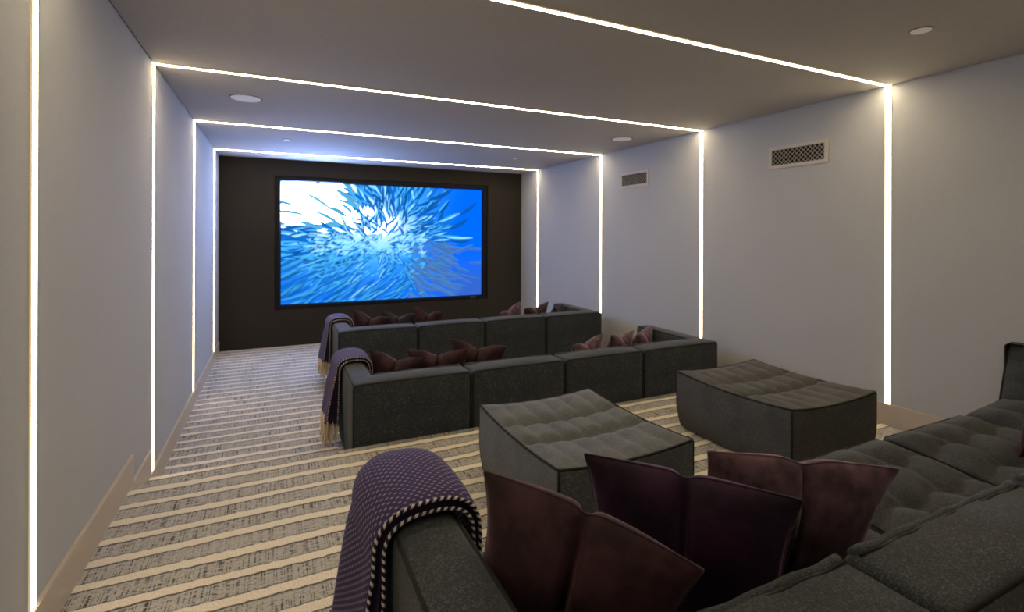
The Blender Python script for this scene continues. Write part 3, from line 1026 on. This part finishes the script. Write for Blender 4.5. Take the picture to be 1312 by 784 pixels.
def cushion(ear_l, ear_r, label, group, m, lean=0.28, front=1, hgt=None, thick=0.165, chop=0.045, skew=0.0, crown=0.02, cw=0.16):
    """square velvet cushion chopped in the middle of its top edge; ears given as world points, left then right"""
    A, B = Vector(ear_l), Vector(ear_r)
    ex = (B - A)
    wd = ex.length
    ex.normalize()
    nrm = Vector((-ex.y, ex.x, 0)).normalized()          # towards the screen
    up = Vector((0, 0, 1)) - nrm * lean
    up = (up - ex * up.dot(ex)).normalized()
    nrm = ex.cross(up) * -1.0
    a = wd / 2 / 1.06
    n = 76
    h0 = hgt or wd * 0.92
    near = [t for c, t in SOLID if (c - (A + B) / 2).length < 1.3]
    offs = sorted(((dx, dy) for dx in np.arange(-0.12, 0.121, 0.02) for dy in np.arange(-0.04, 0.161, 0.02)), key=lambda q: abs(q[0]) + abs(q[1]))
    done = False
    for dx, dy in offs:                                  # settle: shorten, then ease aside, until it only rests on what is there
        shift = Vector((dx, dy, 0))
        for h1 in np.arange(h0, 0.31, -0.03):
            b = h1 / 2
            ctr = (A + B) / 2 - up * b + shift
            vs, fs, idx = cushion_shape(n, a, b, ctr, ex, up, nrm, thick, chop, skew, crown, cw)
            tree = BVHTree.FromPolygons(vs, fs)
            if not any(tree.overlap(q) for q in near):
                done = True
                break
        if done:
            break
    if not done:
        print('cushion not settled', label)
    SOLID.append((ctr, tree))
    print('cushion', label[:30], shift, h1)
    base = ctr - up * b
    r = thing('cushion', label, 'cushion', tuple(base), 0, group)
    mesh_obj('cover', [v - base for v in vs], fs, m, r)
    sm = MB()
    edge = [idx[(1, i, 0)] for i in range(n)] + [idx[(1, n, j)] for j in range(n)] + [idx[(1, i, n)] for i in range(n, 0, -1)] + [idx[(1, 0, j)] for j in range(n, 0, -1)]
    sm.tube([vs[q] - base for q in edge], 0.0035, 5, True)
    sm.build('seam', m, r)
    return r

FG = 'velvet cushions on the foreground sofa'
cushion((1.184, 1.075, 1.24), (1.505, 0.735, 1.13), 'plum brown velvet cushion in foreground corner beside the purple throw', FG, MAT['plum'], hgt=0.50, crown=0.06, chop=0.03, cw=0.09)
cushion((1.519, 1.135, 1.20), (1.860, 0.760, 1.18), 'dark aubergine velvet cushion between the plum and mauve foreground cushions', FG, MAT['aubergine'], hgt=0.50, chop=0.03, cw=0.10)
cushion((1.869, 1.040, 1.18), (2.381, 0.830, 1.12), 'mauve velvet cushion rightmost of three leaning together in foreground', FG, MAT['mauve'], hgt=0.47)
cushion((3.90, 1.02, 1.10), (4.29, 0.95, 1.10), 'wine red velvet cushion cut by the right edge of the photo', FG, MAT['wine'], hgt=0.36)
ML = 'velvet cushions on the middle sofa row'
cushion((1.441, 4.30, 0.819), (1.829, 4.06, 0.762), 'plum velvet cushion in middle row corner next to the purple throw', ML, MAT['plum'], hgt=0.44, chop=0.17, cw=0.36, crown=0.0)
cushion((1.790, 4.25, 0.802), (2.261, 4.06, 0.800), 'plum velvet cushion second from the throw on the middle row', ML, MAT['plum'], hgt=0.44, chop=0.17, cw=0.36, crown=0.0)
cushion((2.193, 4.30, 0.850), (2.640, 4.09, 0.785), 'tall eared plum velvet cushion third from the throw on the middle row', ML, MAT['plum'], hgt=0.46, chop=0.17, cw=0.36, crown=0.0)
cushion((3.294, 4.02, 0.745), (3.782, 4.22, 0.785), 'mauve velvet cushion leftmost of the right hand three, middle row', ML, MAT['mauve'], hgt=0.42, chop=0.17, cw=0.36, crown=0.0)
cushion((3.760, 4.05, 0.800), (4.200, 4.25, 0.778), 'mauve velvet cushion in middle of the right hand three, middle row', ML, MAT['mauve'], hgt=0.42, chop=0.17, cw=0.36, crown=0.0)
cushion((4.120, 4.16, 0.770), (4.560, 4.44, 0.785), 'mauve velvet cushion against the right arm of the middle row', ML, MAT['mauve'], hgt=0.42, chop=0.17, cw=0.36, crown=0.0)
FL = 'velvet cushions on the sofa row nearest the screen'
cushion((1.620, 6.33, 0.870), (2.010, 6.08, 0.785), 'plum velvet cushion beside the throw, sofa row nearest the screen', FL, MAT['plum'], hgt=0.46, chop=0.17, cw=0.36, crown=0.0)
cushion((1.960, 6.34, 0.830), (2.340, 6.13, 0.800), 'dark velvet cushion second from the throw, sofa row nearest the screen', FL, MAT['night'], hgt=0.44, chop=0.17, cw=0.36, crown=0.0)
cushion((2.359, 6.29, 0.872), (2.690, 6.13, 0.800), 'pointed plum velvet cushion third from the throw, row nearest the screen', FL, MAT['plum'], hgt=0.46, chop=0.17, cw=0.36, crown=0.0)
cushion((3.455, 6.06, 0.745), (3.839, 6.22, 0.868), 'pale mauve velvet cushion with raised ear, row nearest the screen', FL, MAT['mauve'], hgt=0.44, chop=0.17, cw=0.36, crown=0.0)
cushion((3.830, 6.08, 0.782), (4.310, 6.28, 0.825), 'brown plum velvet cushion right of the pale mauve one, front row', FL, MAT['plum'], hgt=0.44, chop=0.17, cw=0.36, crown=0.0)
cushion((4.330, 6.16, 0.762), (4.610, 6.34, 0.780), 'small black velvet cushion by the right arm, row nearest the screen', FL, MAT['night'], hgt=0.36, chop=0.17, cw=0.36, crown=0.0)

# ------------------------------------------------------------------ vents, speakers, downlights
def vent(yc, label):
    r = thing('air_vent', label, 'vent', (RW, yc, 2.53), 0, 'air vents on the right wall')
    wd, ht = 0.575, 0.205
    f = MB()
    b = 0.030
    d = -0.010
    for (y0, y1, z0, z1) in ((-wd / 2, wd / 2, ht / 2 - b, ht / 2), (-wd / 2, wd / 2, -ht / 2, -ht / 2 + b),
                             (-wd / 2, -wd / 2 + b, -ht / 2 + b, ht / 2 - b), (wd / 2 - b, wd / 2, -ht / 2 + b, ht / 2 - b)):
        f.box((d, y0, z0), (0.0, y1, z1))
    f.build('frame', MAT['grille'], r, False)
    bk = MB()
    bk.box((-0.002, -wd / 2 + b, -ht / 2 + b), (0.0, wd / 2 - b, ht / 2 - b))
    bk.build('duct', MAT['hole'], r, False)
    g = MB()
    Y0, Z0 = wd / 2 - b, ht / 2 - b
    st = 0.043
    t = 0.0024
    k = -14
    while k < 26:
        for s in (1, -1):
            c = -Y0 + k * st                          # line y = c + s * z', clipped to the opening
            za, zb = -Z0, Z0
            ya, yb = c + s * (za + Z0), c + s * (zb + Z0)
            lo, hi = 0.0, 1.0
            dy = yb - ya
            for bound, sg in ((-Y0, 1), (Y0, -1)):
                q = (bound - ya) / dy
                if sg * dy > 0:
                    lo = max(lo, q)
                else:
                    hi = min(hi, q)
            if hi - lo > 0.01:
                p = Vector((-0.006 + 0.001 * s, ya + dy * lo, za + (zb - za) * lo)); q = Vector((-0.006 + 0.001 * s, ya + dy * hi, za + (zb - za) * hi))
                g.tube([p, q], t, 5)
        k += 1
    g.build('grille', MAT['grille'], r, False)
vent(3.055, 'beige lattice air vent on right wall nearer the camera')
vent(5.366, 'beige lattice air vent on right wall farther from the camera')

def disc(name, label, cat, x, y, rad, group, rimw=0.010):
    r = thing(name, label, cat, (x, y, ZC), 0, group)
    a = MB(); a.disc((0, 0, 0), rad + rimw, 0.003); a.build('rim', MAT['rim'], r, False)
    c = MB(); c.disc((0, 0, -0.003), rad, 0.003); c.build('cover', MAT['speaker'], r, False)
G1 = 'round ceiling speakers'
disc('ceiling_speaker', 'round white ceiling speaker near the left wall', 'speaker', 0.533, 4.927, 0.118, G1)
disc('ceiling_speaker', 'round white ceiling speaker near the right wall between two light strips', 'speaker', 4.596, 4.977, 0.118, G1)
disc('ceiling_speaker', 'round white ceiling speaker at upper right, nearest the camera', 'speaker', 4.087, 1.594, 0.050, G1, 0.006)
disc('ceiling_fixture', 'small white ceiling disc near the left end of the screen', 'fixture', 0.892, 6.877, 0.042, 'small ceiling discs', 0.006)
disc('ceiling_fixture', 'small pale ceiling disc near the right end of the screen', 'fixture', 4.113, 6.988, 0.042, 'small ceiling discs', 0.006)
